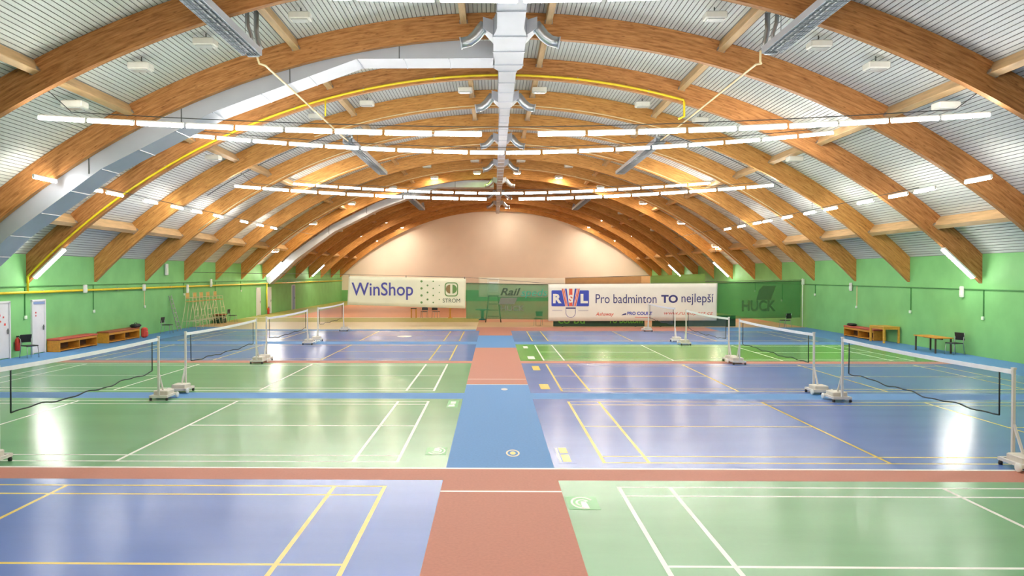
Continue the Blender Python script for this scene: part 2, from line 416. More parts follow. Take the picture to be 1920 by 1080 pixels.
# lengthwise rows under the arch haunches
SL = [23.45, 26.3, 27.8, 30.7, 33.3, 35.5, 38.3, 42.3, 45.2, 48.0]
SR = [22.55, 25.3, 26.95, 29.3, 32.3, 34.4, 37.05, 39.7, 41.2, 43.8, 46.4]
for sx, lst, z, nm in ((-13.9, SL, 6.06, 'gas pipe'), (14.2, SR, 5.88, 'table')):
    for k, y in enumerate(lst):
        place_tube((sx, y, z), (0, 1, 0), f'lit tube light, {ORD[len(lst) - k]} before the banners in lengthwise row, {nm} side', 'lengthwise rows of tube lights')
    wb = MB(); wb.tube([(sx, 25.65, z + .14), (sx, 40, z + .13), (sx, 59.8, z + .14)], .012, 5)
    for yy in (34.17, 44.17, 54.17): wb.tube([(sx, yy, z + .13), (sx, yy, arcz(sx, RI) - .03)], .008, 4)
    tag(obj('suspension_wire', wb, 'cable'), f'long lengthwise wire with tube lights on the {nm} side', 'wire', 'wires carrying the tube lights')
# sloping lamps under the feet of some arches
for i in (0, 6, 9):
    for sd in (-1, 1):
        x0 = WL + .3 if sd < 0 else WR - .3; x1 = x0 - sd * 1.25
        a = Vector((x0, 0, arcz(x0, RI) - .16)); b2 = Vector((x1, 0, arcz(x1, RI) - .16)); d = (b2 - a)
        y = AY(i) + .02
        ln = bpy.data.objects.new('foot_light', None); C.objects.link(ln)
        tag(ln, f'sloping twin tube lamp, foot of {arch_name(i)[4:]}, {"gas pipe" if sd < 0 else "table"} side', 'light', 'sloping lamps at the arch feet')
        ln.location = (a + b2) / 2 + Vector((0, y, 0)); dd = d.normalized()
        ln.rotation_euler = (0, -math.asin(dd.z) if dd.x > 0 else math.asin(dd.z), 0)
        L = 1.62
        h = MB(); h.bev((0, 0, .07), (L, .2, .07), .01); obj('housing', h, 'metal_white', ln)
        for s in (-1, 1):
            t = MB(); t.tube([(-L / 2 + .03, s * .05, 0), (L / 2 - .03, s * .05, 0)], .034, 8); obj('tube', t, 'tube', ln)

# ------------------------------------------------------------------ floodlight boxes under the roof
def make_flood(glass, rod):
    r = bpy.data.objects.new('floodlight', None); C.objects.link(r)
    b = MB(); b.bev((0, 0, .06), (.6, .42, .2), .03); b.bev((0, .26, .1), (.34, .14, .16), .02); obj('housing', b, 'flood_box', r)
    l = MB(); l.bev((0, -.02, -.055), (.46, .3, .03), .012); obj('glass', l, glass, r)
    k = MB(); k.tube([(0, .05, .15), (0, .05, rod)], .018, 6); k.box((0, .05, .17), (.2, .05, .03)); obj('bracket', k, 'cable', r)
    r['category'] = 'light'
    return r
FX = [-15.35, -12.6, -9.9, -7.0, -4.1, -1.13, 1.65, 4.55, 7.45, 10.4, 13.05, 15.45]
FROWS = [(19.6, [-9.1, -7.42, -4.96, 5.65, 8.3, 9.75], 0), (20.0, [-11.05, 11.75], 0), (29.55, [-10.9, -6.88, -4.9, -1.09, 1.78, 5.75, 7.98, 11.6], 0), (36.95, [-12.7, -9.98, -1.17, 1.84, 10.5, 13.25], 0),
         (47.6, [-4.15, -1.15, 1.72, 4.7], 0), (53.1, FX, 1), (62.1, [-12.6, -9.9, 10.4, 13.05], 0), (70.7, [-12.5, -10.1, 1.5, 10.2, 13.0], 1), (80.6, [-12.5, -9.77, 1.5, 10.2, 13.0], 1)]
fl = {}
for r, (y, X, on) in enumerate(FROWS):
    for k, x in enumerate(X):
        gm = 'flood_off' if not on else ('flood_green' if r == 5 and k == 5 else 'flood_on' if r == 5 else 'flood_far')
        lab = f'{"unlit" if not on else "lit"} white floodlight box, {ORD[k + 1]} from gas pipe wall, {ORD[9 - r]} box row from the peach wall'
        if gm == 'flood_green': lab = 'floodlight box giving greenish light beside the ceiling duct'
        z = arcz(x, 25.05) - .15; yy = y; k2 = 1.0
        while True:                     # further out along the same bearing until the box sits close under the sheets
            X2, Z2 = x * k2, 3.1 + (z - 3.1) * k2; near = [q for q in PX if abs(X2 - q[0]) < .62]
            if math.hypot(X2 - CX, Z2 - CZ) > (RO - near[0][1] - (.36 if near[0][1] > .4 else .22) if near else 25.66): break
            k2 += .001
        x, z, yy = X2, Z2, y * k2
        for i in range(-4, 13):
            if AY(i) - .27 < yy < AY(i) + .55: yy = AY(i) + .58
        pb = [arcz(q[0], RO) - q[1] for q in PX if abs(x - q[0]) < .3 + .5 * abs(q[0] - CX) / RO]
        o = make_flood(gm, (pb[0] - .1 if pb else arcz(x, RO) - .05) - z); o.location = (x, yy, z)
        o['label'] = lab; o['group'] = 'floodlight boxes under the roof'

# ------------------------------------------------------------------ central air duct with outlets and side branches
DX = .48; ZB = 10.0
duct = thing('air_duct', 'pale grey sheet metal air duct running along the roof crown', 'duct', (DX, 0, ZB))
SEC = [(8, 21.4, .76, .5), (22.1, 25.5, .96, .5), (25.9, 31.0, .58, .48), (31.6, 40.2, .42, .44), (40.8, 49.2, .4, .42), (49.8, 58.3, .4, .42), (58.9, 67.4, .38, .4), (68, 86, .36, .38)]
for k, (a, b2, w, h) in enumerate(SEC):
    m = MB()
    m.box((0, (a + b2) / 2, h / 2), (w, b2 - a, h))
    yy = a
    while yy < b2 - .1:
        m.box((0, yy + .03, h / 2), (w + .05, .05, h + .05)); yy += 1.5
    if k + 1 < len(SEC):
        a2, _, w2, h2 = SEC[k + 1]
        vs = [(-w / 2, b2, 0), (w / 2, b2, 0), (w / 2, b2, h), (-w / 2, b2, h), (-w2 / 2, a2, 0), (w2 / 2, a2, 0), (w2 / 2, a2, h2), (-w2 / 2, a2, h2)]
        m.add(vs, [(0, 3, 2, 1), (4, 5, 6, 7), (0, 1, 5, 4), (1, 2, 6, 5), (2, 3, 7, 6), (3, 0, 4, 7)])
    obj('duct_section', m, 'galv', duct)
for k, y in enumerate((22.6, 31.3, 40.4, 49.3, 58.3, 67.3, 76.3)):
    w = [.96, .5, .4, .38, .38, .36, .34][k] / 2; sc = .6
    for s in (-1, 1):
        m = MB(); x0 = s * w; x1 = s * (w + .5 * sc)
        vs = [(x0, y - .55, .02), (x0, y + .3, .02), (x0, y + .3, .45), (x0, y - .55, .45), (x1, y - .62, .2), (x1, y - .2, .2), (x1, y - .2, .52), (x1, y - .62, .52)]
        fs = [(0, 3, 2, 1), (4, 5, 6, 7), (0, 1, 5, 4), (1, 2, 6, 5), (2, 3, 7, 6), (3, 0, 4, 7)]
        m.add(vs, fs)
        o = obj('outlet', m, 'galv', duct)
        e = MB(); xe = s * (w + .42 * sc)
        P = [(xe, y - .42, .34), (xe + s * .12, y - .42, .2), (xe + s * .26, y - .42, .02), (xe + s * .44, y - .42, -.12), (xe + s * .68, y - .42, -.17)]
        e.tube(P, [.17, .17, .165, .16, .155], 12)
        obj('elbow', e, 'steel', o)
        c = MB(); c.tube([(xe + s * .67, y - .42, -.168), (xe + s * .71, y - .42, -.175)], .175, 12); obj('collar', c, 'galv', o)
def branch(y):
    kn = [(.03, 10.0), (-4.35, 10.0)] + [(x, arcz(x, 24.78)) for x in (-9.0, -12.6, -15.6, -17.75)]
    m = MB(); wy = 1.15; h = .56; vs = []
    for k, (x, z) in enumerate(kn):
        d = Vector((kn[min(k + 1, len(kn) - 1)][0] - kn[max(k - 1, 0)][0], kn[min(k + 1, len(kn) - 1)][1] - kn[max(k - 1, 0)][1])).normalized()
        nx_, nz_ = (d.y, -d.x) if -d.x > 0 else (-d.y, d.x)
        X, Z = x - DX, z - ZB
        vs += [(X, y, Z), (X, y + wy, Z), (X + nx_ * h, y + wy, Z + nz_ * h), (X + nx_ * h, y, Z + nz_ * h)]
    fs = [(0, 1, 2, 3), tuple(len(vs) - 4 + q for q in (3, 2, 1, 0))]
    for k in range(len(kn) - 1):
        for q in range(4): fs.append((k * 4 + q, k * 4 + (q + 1) % 4, k * 4 + 4 + (q + 1) % 4, k * 4 + 4 + q))
    m.add(vs, fs)
    SB = m
    hm = MB()
    for x in (-3, -6.5, -10, -13):
        z0 = 10.0 if x > -4.4 else arcz(x, 24.85)
        hm.tube([(x - DX, y - .015, z0 - ZB), (x - DX, y - .015, arcz(x, RO) - ZB)], .014, 5)
    sm = SB
    for k in range(1, len(kn)):
        (xa, za), (xb, zb) = kn[k - 1], kn[k]
        for t in (.33, .66, 1):
            if k == len(kn) - 1 and t == 1: continue
            x = xa + (xb - xa) * t; z = za + (zb - za) * t
            dx, dz = (xb - xa), (zb - za); L = math.hypot(dx, dz); dx /= L; dz /= L
            sm.bar((x - DX, y + .02, z - ZB - .012), (x - DX, y + wy - .02, z - ZB - .012), .03, .03)
    o = obj('side_branch', sm, 'galv', duct); obj('hanger_rod', hm, 'cable', o)
branch(24.34); branch(60.1)

# ------------------------------------------------------------------ radiant heaters
HZ = 9.03
def make_heater(y0, y1, x, label):
    t = thing('radiant_heater', label, 'heater', (x, y0, HZ), 0, 'gas radiant heaters'); L = y1 - y0
    m = MB(); m.prism([(-.27, .3), (-.27, .12), (-.22, .12), (-.14, .3), (.14, .3), (.22, .12), (.27, .12), (.27, .3), (.16, .38), (-.16, .38)][::-1], 0, L)
    obj('reflector', m, 'galv', t)
    for s in (-1, 1):
        r = MB(); r.tube([(s * .07, .1, .2), (s * .07, L - .1, .2)], .045, 8); obj('burner_tube', r, 'galv_dark', t)
    gm = MB()
    for k in range(8): gm.bar((-.24 + .48 * k / 7, .02, .115), (-.24 + .48 * k / 7, L - .02, .115), .012)
    k = .1
    while k < L: gm.bar((-.25, k, .105), (.25, k, .105), .012); k += .3
    obj('grille', gm, 'galv_dark', t)
    for q in (L + .08, -.08): e = MB(); e.bev((0, q, .25), (.34, .16, .26), .02); obj('end_box', e, 'galv_dark', t)
    f = MB(); zt = arcz(x, RO) - HZ - .02; s = 1 if x < 0 else -1
    for yy in ((-.2,) if 20 < y0 < 50 else (L + .1,)):
        f.tube([(s * .05, yy, .3), (s * .2, yy, .36), (s * .14, yy, .5), (s * .08, yy, .8), (s * .08, yy, zt)], .07, 10)
        f.tube([(s * .02, yy - .25, .36), (s * .03, yy - .25, .6), (s * -.06, yy - .3, .9), (s * -.08, yy - .3, zt)], .055, 10)
    obj('flue', f, 'steel', t)
    for yy in (1.2, L - 1.2):
        for s2 in (-1, 1): hgr = MB(); hgr.tube([(s2 * .2, yy, .29), (s2 * .2, yy, arcz(x + s2 * .2, RO) - HZ)], .008, 4); obj('hanger_wire', hgr, 'cable', t)
for x, nm in ((-6.65, 'gas pipe'), (7.6, 'table')):
    make_heater(8.8, 21.0, x, f'long grilled radiant heater hanging overhead before the tube rows, {nm} side')
    make_heater(34.95, 45.9, x, f'long radiant heater under the arches over middle courts, {nm} side')
    make_heater(61.6, 71.2, x, f'long radiant heater hanging beyond the banners, {nm} side')
    b = MB(); xx = x + .12 if x < 0 else x - .12
    b.tube([(xx - .1, 21.24, 9.3), (xx - .05, 21.4, 9.04), (xx + .05, 21.6, 9.05), (xx, 21.9, 9.1), (xx, 32.4, 9.1), (xx, 34.2, 9.12)], .032, 6)
    tag(obj('heater_pipe', b, 'cream'), f'thin cream pipe linking two radiant heaters, {nm} side', 'pipe', 'cream heater pipes')

# ------------------------------------------------------------------ gas pipe, conduits
gp = thing('gas_pipe', 'yellow gas pipe along the green wall and over the arch', 'pipe')
b = MB(); b.tube([(WL + .1, Y0 + .1, 2.43), (WL + .1, 89.9, 2.43)], .05, 8); obj('wall_run', b, 'gas', gp)
b = MB(); y = AY(0) - .06; ts = -math.asin((CX - WL - .1) / 25.36); te = math.asin((7.2 - CX) / 25.36)
P = [(WL + .1, y, 2.43)] + [(polar(25.36, ts + (te - ts) * k / 50)[0], y, polar(25.36, ts + (te - ts) * k / 50)[1]) for k in range(51)]
zl = P[-1][2]; P += [(7.22, y, zl - .1), (7.22, y, zl - .62), (7.0, y, zl - .72)]
b.tube(P, .045, 8); obj('arch_run', b, 'gas', gp)
b = MB(); x = -6.4; z = arcz(x, 25.36); b.tube([(x, y, z), (x, y, z - .65)], .035, 6); obj('branch_drop', b, 'gas', gp)
b = MB(); b.tube([(WL + .1, 59.9, 2.43), (WL + .1, 59.9, .3)], .05, 8); obj('wall_drop', b, 'gas', gp)
b = MB()
for k in range(10):
    t = ts + (te - ts) * (k + .5) / 10; x, z = polar(25.36, t); b.box((x, y + .015, z), (.05, .07, .12))
for k in range(14): b.box((WL + .07, 6 + 6 * k, 2.43), (.12, .05, .14))
obj('pipe_clip', b, 'steel', gp)
for i, xa, xb in ((1, -8, 7.6), (2, -15.2, 15.4), (3, -12, 13), (5, -17.5, 17.8)):
    b = MB(); y = AY(i) - .03; a0 = math.asin((xa - CX) / 25.33); a1 = math.asin((xb - CX) / 25.33)
    b.tube([(polar(25.33, a0 + (a1 - a0) * k / 40)[0], y, polar(25.33, a0 + (a1 - a0) * k / 40)[1]) for k in range(41)], .024, 6)
    tag(obj('curved_pipe', b, 'cream'), f'thin cream pipe curving along the {arch_name(i)}', 'pipe', 'cream pipes along the arches')
for k, (y, xa, xb) in enumerate(((19.75, -13.4, 13.4), (29.85, -13, 15.0), (37.2, -14, 14))):
    b = MB(); a0 = math.asin((xa - CX) / 25.9); a1 = math.asin((xb - CX) / 25.9)
    b.tube([(polar(25.95, a0 + (a1 - a0) * q / 60)[0], y, polar(25.95, a0 + (a1 - a0) * q / 60)[1]) for q in range(61)], .02, 5)
    tag(obj('roof_cable', b, 'cable'), f'dark cable across the white roof sheets to the {ORD[9 - [0, 2, 3][k]]} box row from the peach wall', 'cable', 'dark cables under the roof sheets')
for x, z, nm, out in ((WL + .02, 2.66, 'gas pipe', 1), (WR - .02, 2.55, 'table', -1)):
    t = thing('wall_conduit', f'thin green conduit with drops along the green wall, {nm} side', 'conduit')
    b = MB(); b.box((x, 45, z), (.04, 89, .04)); obj('main_run', b, 'conduit', t)
    for i in range(0, 6):
        zd = (1.5 if i % 2 == 0 or i < 2 else 2.0); yy = AY(i) - .12
        b = MB(); b.box((x, yy, (z + zd) / 2), (.035, .035, z - zd)); obj('drop', b, 'conduit' if i not in (2,) else 'cream', t)
        s = MB(); s.bev((x + out * .025, yy, zd - .03), (.06, .13, .13), .01)
        tag(obj('wall_socket', s, 'socket'), f'small white socket on the {nm} wall below {arch_name(i)}', 'socket', 'small wall sockets')
for y, z, dy, dz, nm in ((32.9, 2.5, .34, .36, 'gas pipe'), (38.5, 2.46, .34, .34, 'gas pipe'), (41.5, 3.4, .5, .62, 'gas pipe'), (44.0, 2.3, .3, .5, 'gas pipe'), (47.7, 2.6, .3, .5, 'gas pipe'), (30.2, 2.44, .3, .44, 'table'), (39.5, 2.49, .3, .42, 'table')):
    out = .22 if nm[0] == 'g' and z < 3 else .075; x = WL + out if nm[0] == 'g' else WR - out
    o = thing('emergency_light', '', 'light', (x, y, z), 0, 'white boxes on the green walls')
    lab = {32.9: 'white box light on the yellow pipe beyond the open-fronted bench', 38.5: 'white box light on the yellow pipe above the black chair', 41.5: 'tall white box high on green wall above the yellow pipe', 44.0: 'white box on green wall above the umpire chairs, before their middle', 47.7: 'white box over yellow pipe above the last umpire chairs', 30.2: 'white box light on green wall over orange-topped table with dark legs', 39.5: 'white box light on green wall above the red-topped bench, table side'}[y]
    o['label'] = lab
    dy *= .6; b = MB(); b.bev((0, 0, 0), (.1, dy, dz), .02); obj('casing', b, 'metal_white', o)
    b = MB(); b.bev((.055 if x < 0 else -.055, 0, -dz * .1), (.03, dy * .7, dz * .5), .01); obj('lens', b, 'socket', o)

# ------------------------------------------------------------------ doors in the gas pipe wall
def door(name, y0, y1, z, m='door', red=(), head=None):
    x = WL + .012
    b = MB(); w = .07
    for yy in (y0, y1): b.box((x + .02, yy, z / 2), (.08, w, z))
    b.box((x + .02, (y0 + y1) / 2, z), (.08, y1 - y0 + w, w))
    o = struct(name, b, 'door')
    l = MB(); l.bev((x + .005, (y0 + y1) / 2, z / 2), (.05, y1 - y0 - w, z - w), .006); obj('door_leaf', l, m, o)
    h = MB(); h.box((x + .06, y1 - .13, 1.02), (.02, .04, .2)); h.tube([(x + .06, y1 - .13, 1.05), (x + .1, y1 - .13, 1.05), (x + .1, y1 - .26, 1.05)], .012, 6); obj('door_handle', h, 'cable', o)
    if head: hb = MB(); hb.box((x + .045, (y0 + y1) / 2 + .02, z - .1), (.02, y1 - y0 - .12, .09)); obj('closer_rail', hb, 'door_blue', o)
    for (yy, zz, s) in red:
        r = MB(); r.box((x + .034, yy, zz), (.006, s, s * .9)); obj('notice', r, 'signal_red', o)
    return o
door('door_1', 27.0, 27.97, 2.1, red=((27.62, 1.55, .07), (27.4, 1.62, .09), (27.7, 1.28, .09), (27.45, 1.4, .07)))
door('door_2', 29.36, 30.2, 2.1, red=((29.6, 1.62, .07), (29.6, 1.5, .06)), head=True)
door('door_3', 57.5, 58.4, 2.1); door('door_4', 60.3, 61.2, 2.1); door('door_5', 67.6, 68.6, 2.2, 'door_blue')

# ------------------------------------------------------------------ nets and wheeled posts
def make_post():
    r = bpy.data.objects.new('net_post', None); C.objects.link(r); r['category'] = 'post'; r['group'] = 'wheeled badminton net posts'
    # local: post at origin, base reaches along +Y (away from the net)
    u = MB(); u.box((0, 0, .82), (.045, .045, 1.5)); u.box((0, 0, 1.575), (.055, .07, .03)); u.box((0, -.03, 1.5), (.03, .03, .06)); obj('upright', u, 'post', r)
    br = MB(); br.bar((0, .02, .66), (0, .3, .12), .035); obj('brace', br, 'post', r)
    f = MB(); f.box((-.2, .26, .1), (.05, .6, .05)); f.box((.2, .26, .1), (.05, .6, .05)); f.box((0, 0, .1), (.44, .06, .06)); f.box((0, .53, .1), (.44, .06, .06)); obj('base_frame', f, 'post', r)
    w = MB(); w.bev((0, .3, .16), (.36, .4, .13), .015); obj('weight', w, 'weight', r)
    for s in (-1, 1):
        q = MB(); R = Matrix.Rotation(PI / 2, 3, 'Y'); q.lathe([(.02, -.022), (.065, -.022), (.075, -.012), (.075, .012), (.065, .022), (.02, .022)], (s * .25, .5, .075), 16, 0, R); obj('wheel', q, 'metal_white', r)
        q = MB(); q.lathe([(.03, 0), (.035, .04), (.02, .075)], (s * .2, 0, 0), 10); obj('foot', q, 'black', r)
    return r
pp = make_post(); first = [True]
def net(x, ya, yb, lab):
    o = thing('badminton_net', 'badminton net with white tape, ' + lab, 'net', (x, (ya + yb) / 2, 0), 0, 'badminton nets')
    h = (yb - ya) / 2; n = 36; top = lambda t: 1.524 + .03 * (2 * t - 1) ** 2; rnd = random.Random(int(x * 10 + ya * 7))
    ph = rnd.uniform(0, 6)
    bot = lambda t: .77 - .05 * (1 - (2 * t - 1) ** 2) + .02 * math.sin(t * 23 + ph) + .012 * math.sin(t * 51 + ph)
    wav = lambda t: .03 * math.sin(t * 9 + ph) * (1 - (2 * t - 1) ** 2)
    e = .05
    T = [(e + (1 - 2 * e) * k / n) for k in range(n + 1)]
    b = MB()
    for t in T: b.v += [(0, -h + 2 * h * t, top(t) - .03), (wav(t) * .5, -h + 2 * h * t, 1.15), (wav(t), -h + 2 * h * t, bot(t))]
    for k in range(n):
        for q in (0, 1): b.f.append((k * 3 + q, k * 3 + 3 + q, k * 3 + 4 + q, k * 3 + 1 + q)); b.mi.append(0); b.sm.append(True)
    obj('netting', b, 'netting', o)
    b = MB(); vs = []
    T2 = [k / n for k in range(n + 1)]
    for t in T2:
        y = -h + 2 * h * t; z = top(t)
        vs += [(-.01, y, z - .075), (.01, y, z - .075), (.01, y, z), (-.01, y, z)]
    fs = []
    for k in range(n):
        for q in range(4): fs.append((k * 4 + q, k * 4 + (q + 1) % 4, k * 4 + 4 + (q + 1) % 4, k * 4 + 4 + q))
    b.add(vs, fs + [(3, 2, 1, 0), tuple(4 * n + q for q in range(4))]); obj('top_tape', b, 'tape', o)
    b = MB(); b.tube([(wav(t), -h + 2 * h * t, bot(t)) for t in T], .013, 6); obj('bottom_cord', b, 'cord', o)
    for t in (T[0], T[-1]):
        b = MB(); b.tube([(0, -h + 2 * h * t, top(t) - .07), (wav(t), -h + 2 * h * t, bot(t))], .013, 6); obj('side_cord', b, 'cord', o)
def post(x, y, rz, lab):
    if first[0]: first[0] = False; pp.location = (x, y, 0); pp.rotation_euler = (0, 0, rz); pp['label'] = lab
    else: dup(pp, (x, y, 0), rz, lab)
for r in range(1, 5):
    for s, nm in ((-1, 'gas pipe'), (1, 'table')):
        x = (-BL - 6.67) if s < 0 else BR + 6.67
        rn = ['', 'fourth court row', 'third court row', 'second court row', 'last court row'][r] + ' before the banners'
        ya, yb = NEAR[r] - .02, NEAR[r] + CW + .02
        net(x, ya + .05, yb - .05, f'{rn}, {nm} side')
        post(x, ya, PI, f'wheeled net post, viewer end, {rn}, {nm} side')
        post(x, yb, 0, f'wheeled net post, banner end, {rn}, {nm} side')

# ------------------------------------------------------------------ lettering helper
def text_mesh(s, shear=0, bold=0):
    cu = bpy.data.curves.new('t', 'FONT'); cu.body = s; cu.shear = shear; cu.offset = bold; cu.resolution_u = 4; cu.size = 1
    o = bpy.data.objects.new('t', cu); C.objects.link(o)
    dg = bpy.context.evaluated_depsgraph_get(); me = bpy.data.meshes.new_from_object(o.evaluated_get(dg))
    vs = [v.co.copy() for v in me.vertices]; fs = [tuple(p.vertices) for p in me.polygons]
    bpy.data.objects.remove(o); bpy.data.meshes.remove(me); bpy.data.curves.remove(cu)
    return vs, fs
def fit(vs, x0, x1, z0, z1):
    ax, bx = min(v.x for v in vs), max(v.x for v in vs); ay, by = min(v.y for v in vs), max(v.y for v in vs)
    return [(x0 + (v.x - ax) / (bx - ax) * (x1 - x0), z0 + (v.y - ay) / (by - ay) * (z1 - z0)) for v in vs]
def letters(name, s, rect, m, parent, surf, shear=0, bold=0):
    vs, fs = text_mesh(s, shear, bold); P = fit(vs, *rect)
    b = MB(); b.add([surf(x, z) for x, z in P], fs); return obj(name, b, m, parent)
def shape(name, polys, m, parent, surf, lift=0):
    b = MB()
    for poly in polys:
        vs = [surf(x, z) for x, z in poly]; vs = [(a, y - lift, c) for a, y, c in vs]; b.add(vs, [tuple(range(len(vs)))])
    return obj(name, b, m, parent)
def rrect(x0, x1, z0, z1, r, n=5):
    P = []
    for cx, cz, a in ((x1 - r, z0 + r, -PI / 2), (x1 - r, z1 - r, 0), (x0 + r, z1 - r, PI / 2), (x0 + r, z0 + r, PI)):
        P += [(cx + r * math.cos(a + PI / 2 * k / n), cz + r * math.sin(a + PI / 2 * k / n)) for k in range(n + 1)]
    return P
def ringpolys(outer, inner):
    n = len(outer); return [[outer[k], outer[(k + 1) % n], inner[(k + 1) % n], inner[k]] for k in range(n)]
def circ(cx, cz, rx, rz, n=28, a0=0, a1=2 * PI): return [(cx + rx * math.cos(a0 + (a1 - a0) * k / n), cz + rz * math.sin(a0 + (a1 - a0) * k / n)) for k in range(n + (0 if a1 - a0 > 6.28 else 1))]

YB = 45.3; KS = YB / 45.6     # the curtain line and banners
def cloth(name, corners, yb, amp, freq, m, parent, n=60, k=8, thick=.012, seed=0, flat_to=None):
    """hung sheet given by its corners (x,z) tl,tr,br,bl; gentle folds; a real thickness"""
    tl_, tr_, br_, bl_ = corners
    ramp = lambda x: 1 if flat_to is None else min(1, max(0, (x - flat_to) / 1.2))
    wave = lambda x, z: ramp(x) * amp * (math.sin(x * freq + seed) * .6 + math.sin(x * freq * 2.3 + z * 2 + seed) * .4)
    b = MB(); vs = []
    for side in (0, 1):
        for j in range(k + 1):
            for i in range(n + 1):
                u, v = i / n, j / k
                x = (tl_[0] * (1 - u) + tr_[0] * u) * (1 - v) + (bl_[0] * (1 - u) + br_[0] * u) * v
                z = (tl_[1] * (1 - u) + tr_[1] * u) * (1 - v) + (bl_[1] * (1 - u) + br_[1] * u) * v
                vs.append((x, yb + wave(x, z) + side * thick, z))
    W = n + 1; S = W * (k + 1); fs = []
    for j in range(k):
        for i in range(n):
            a = j * W + i; fs.append((a, a + W, a + W + 1, a + 1)); fs.append((S + a, S + a + 1, S + a + W + 1, S + a + W))
    for i in range(n): fs.append((i, i + 1, S + i + 1, S + i)); a = k * W + i; fs.append((a, S + a, S + a + 1, a + 1))
    for j in range(k): a = j * W; fs.append((a, S + a, S + a + W, a + W)); a = j * W + n; fs.append((a, a + W, S + a + W, S + a))
    b.add(vs, fs, 0, True)
    o = obj(name, b, m, parent)
    return o, (lambda x, z: (x, yb + wave(x, z) - .012, z))

# winshop / strom banner
wb = thing('advertising_banner', 'cream banner with blue WinShop lettering and green STROM logo', 'banner')
o, sf = cloth('sheet', [(-8.62, 3.03), (-1.63, 2.9), (-1.66, 1.1), (-8.72, 1.32)], YB, .007, 1.3, 'vinyl2', wb)
letters('lettering', 'WinShop', (-8.46, -4.78, 1.62, 2.66), 'ink_blue', wb, sf, bold=.01)
letters('lettering', 'STROM', (-3.02, -1.98, 1.45, 1.69), 'ink_dark', wb, sf)
shape('logo_frame', ringpolys(rrect(-2.9, -2.1, 1.82, 2.66, .2), rrect(-2.84, -2.16, 1.88, 2.6, .16)), 'ink_green', wb, sf)
shape('logo_leaf', [circ(-2.55, 2.26, .28, .27, 20, PI / 2 + .06, 3 * PI / 2 - .06)], 'ink_brown', wb, sf, .003); shape('logo_leaf', [circ(-2.45, 2.26, .28, .27, 20, -PI / 2 + .06, PI / 2 - .06)], 'ink_green', wb, sf, .003)
dots = []
for q, x in enumerate((-4.28, -3.92, -3.58, -3.22)):
    for r in range(4): z = 2.72 - .42 * r - (.24 if q % 2 else 0); dots.append((x, z, .07 - .012 * q))
shape('dot_pattern', [circ(x, z, r, r, 10) for x, z, r in dots if z > 1.35], 'ink_green', wb, sf)
b = MB()
for x, z in ((-8.6, 3.0), (-5.2, 2.95), (-1.7, 2.87)): b.tube([(x, YB - .02, z), (x, YB - .02, z + .12)], .02, 6)
obj('tie', b, 'cable', wb)
# centre green mesh with railsped print
gn = thing('windbreak_net', 'green mesh screen with faded Railspeds lettering between two banners', 'net')
o, sf = cloth('mesh', [(-1.62, 2.62), (3.3, 2.53), (3.28, .44), (-1.62, .5)], YB + .06, .01, 1.7, 'net_green', gn, seed=2)
letters('lettering', 'Rail', (.42, 1.62, 1.88, 2.32), 'ink_dark', gn, sf, shear=.3, bold=.02); letters('lettering', 'speds', (1.66, 3.2, 1.72, 2.26), 'ink_teal', gn, sf, shear=.2)
shape('underline', [[(.3, 1.8), (1.9, 1.8), (1.9, 1.84), (.3, 1.84)], [(2.1, 1.76), (3.2, 1.76), (3.2, 1.79), (2.1, 1.79)]], 'ink_grey', gn, sf)
shape('slanted_logo', [[(.3, 1.35), (1.25, 1.35), (1.45, 1.75), (.45, 1.75)]], 'ink_grey', gn, sf, .002)
letters('lettering', 'HUCK', (.45, 1.85, .95, 1.28), 'ink_grey', gn, sf, bold=.03)
b = MB(); b.tube([(-1.62, YB + .03, 2.62), (.8, YB + .03, 2.56), (3.24, YB + .03, 2.53)], .02, 6); obj('top_cord', b, 'ink_dark', gn)
# rsl banner
rb = thing('advertising_banner', 'long white banner with RSL shuttlecock logo and Pro badminton slogan', 'banner')
o, sf = cloth('sheet', [(3.27, 2.55), (13.28, 2.61), (13.24, .4), (3.27, .35)], YB, .035, 1.9, 'vinyl', rb, n=90, seed=4, flat_to=5.75)
Q = lambda *p: [(x * KS, z) for x, z in p]
bx0, bx1, bz0, bz1 = 3.46, 5.68, 1.24, 2.19
shape('logo_panel', [rrect(bx0, bx1, bz0, bz1, .06)], 'ink_royal', rb, sf)
shape('logo_feather', [[(4.28, bz0 - .02), (4.92, bz0 - .02), (5.16, 2.3), (4.04, 2.3)]], 'vinyl', rb, sf, .003)
for (a, c, d, e, mm) in ((4.06, 4.14, 4.30, 4.36, 'ink_red'), (4.17, 4.22, 4.38, 4.42, 'ink_red'), (4.25, 4.36, 4.44, 4.5, 'ink_royal'), (4.98, 5.03, 4.78, 4.82, 'ink_red'), (5.06, 5.14, 4.84, 4.9, 'ink_red'), (4.84, 4.95, 4.7, 4.76, 'ink_royal')):
    shape('logo_stripe', [[(d, bz0), (e, bz0), (c, 2.29), (a, 2.29)]], mm, rb, sf, .006)
shape('logo_stripe', [[(4.5, bz0), (4.7, bz0), (4.7, 2.29), (4.5, 2.29)]], 'ink_red', rb, sf, .006)
lift = lambda f, d: (lambda x, z: (f(x, z)[0], f(x, z)[1] - d, z))
letters('lettering', 'R', (3.55, 4.06, 1.42, 1.98), 'vinyl', rb, lift(sf, .009), bold=.05); letters('lettering', 'L', (5.18, 5.62, 1.42, 1.98), 'vinyl', rb, lift(sf, .009), bold=.05)
letters('lettering', 'S', (4.47, 4.73, 1.45, 1.92), 'vinyl', rb, lift(sf, .009), bold=.04)
shape('logo_band', [[(4.3, 1.09), (4.9, 1.09), (4.9, 1.17), (4.3, 1.17)]], 'ink_navy', rb, sf)
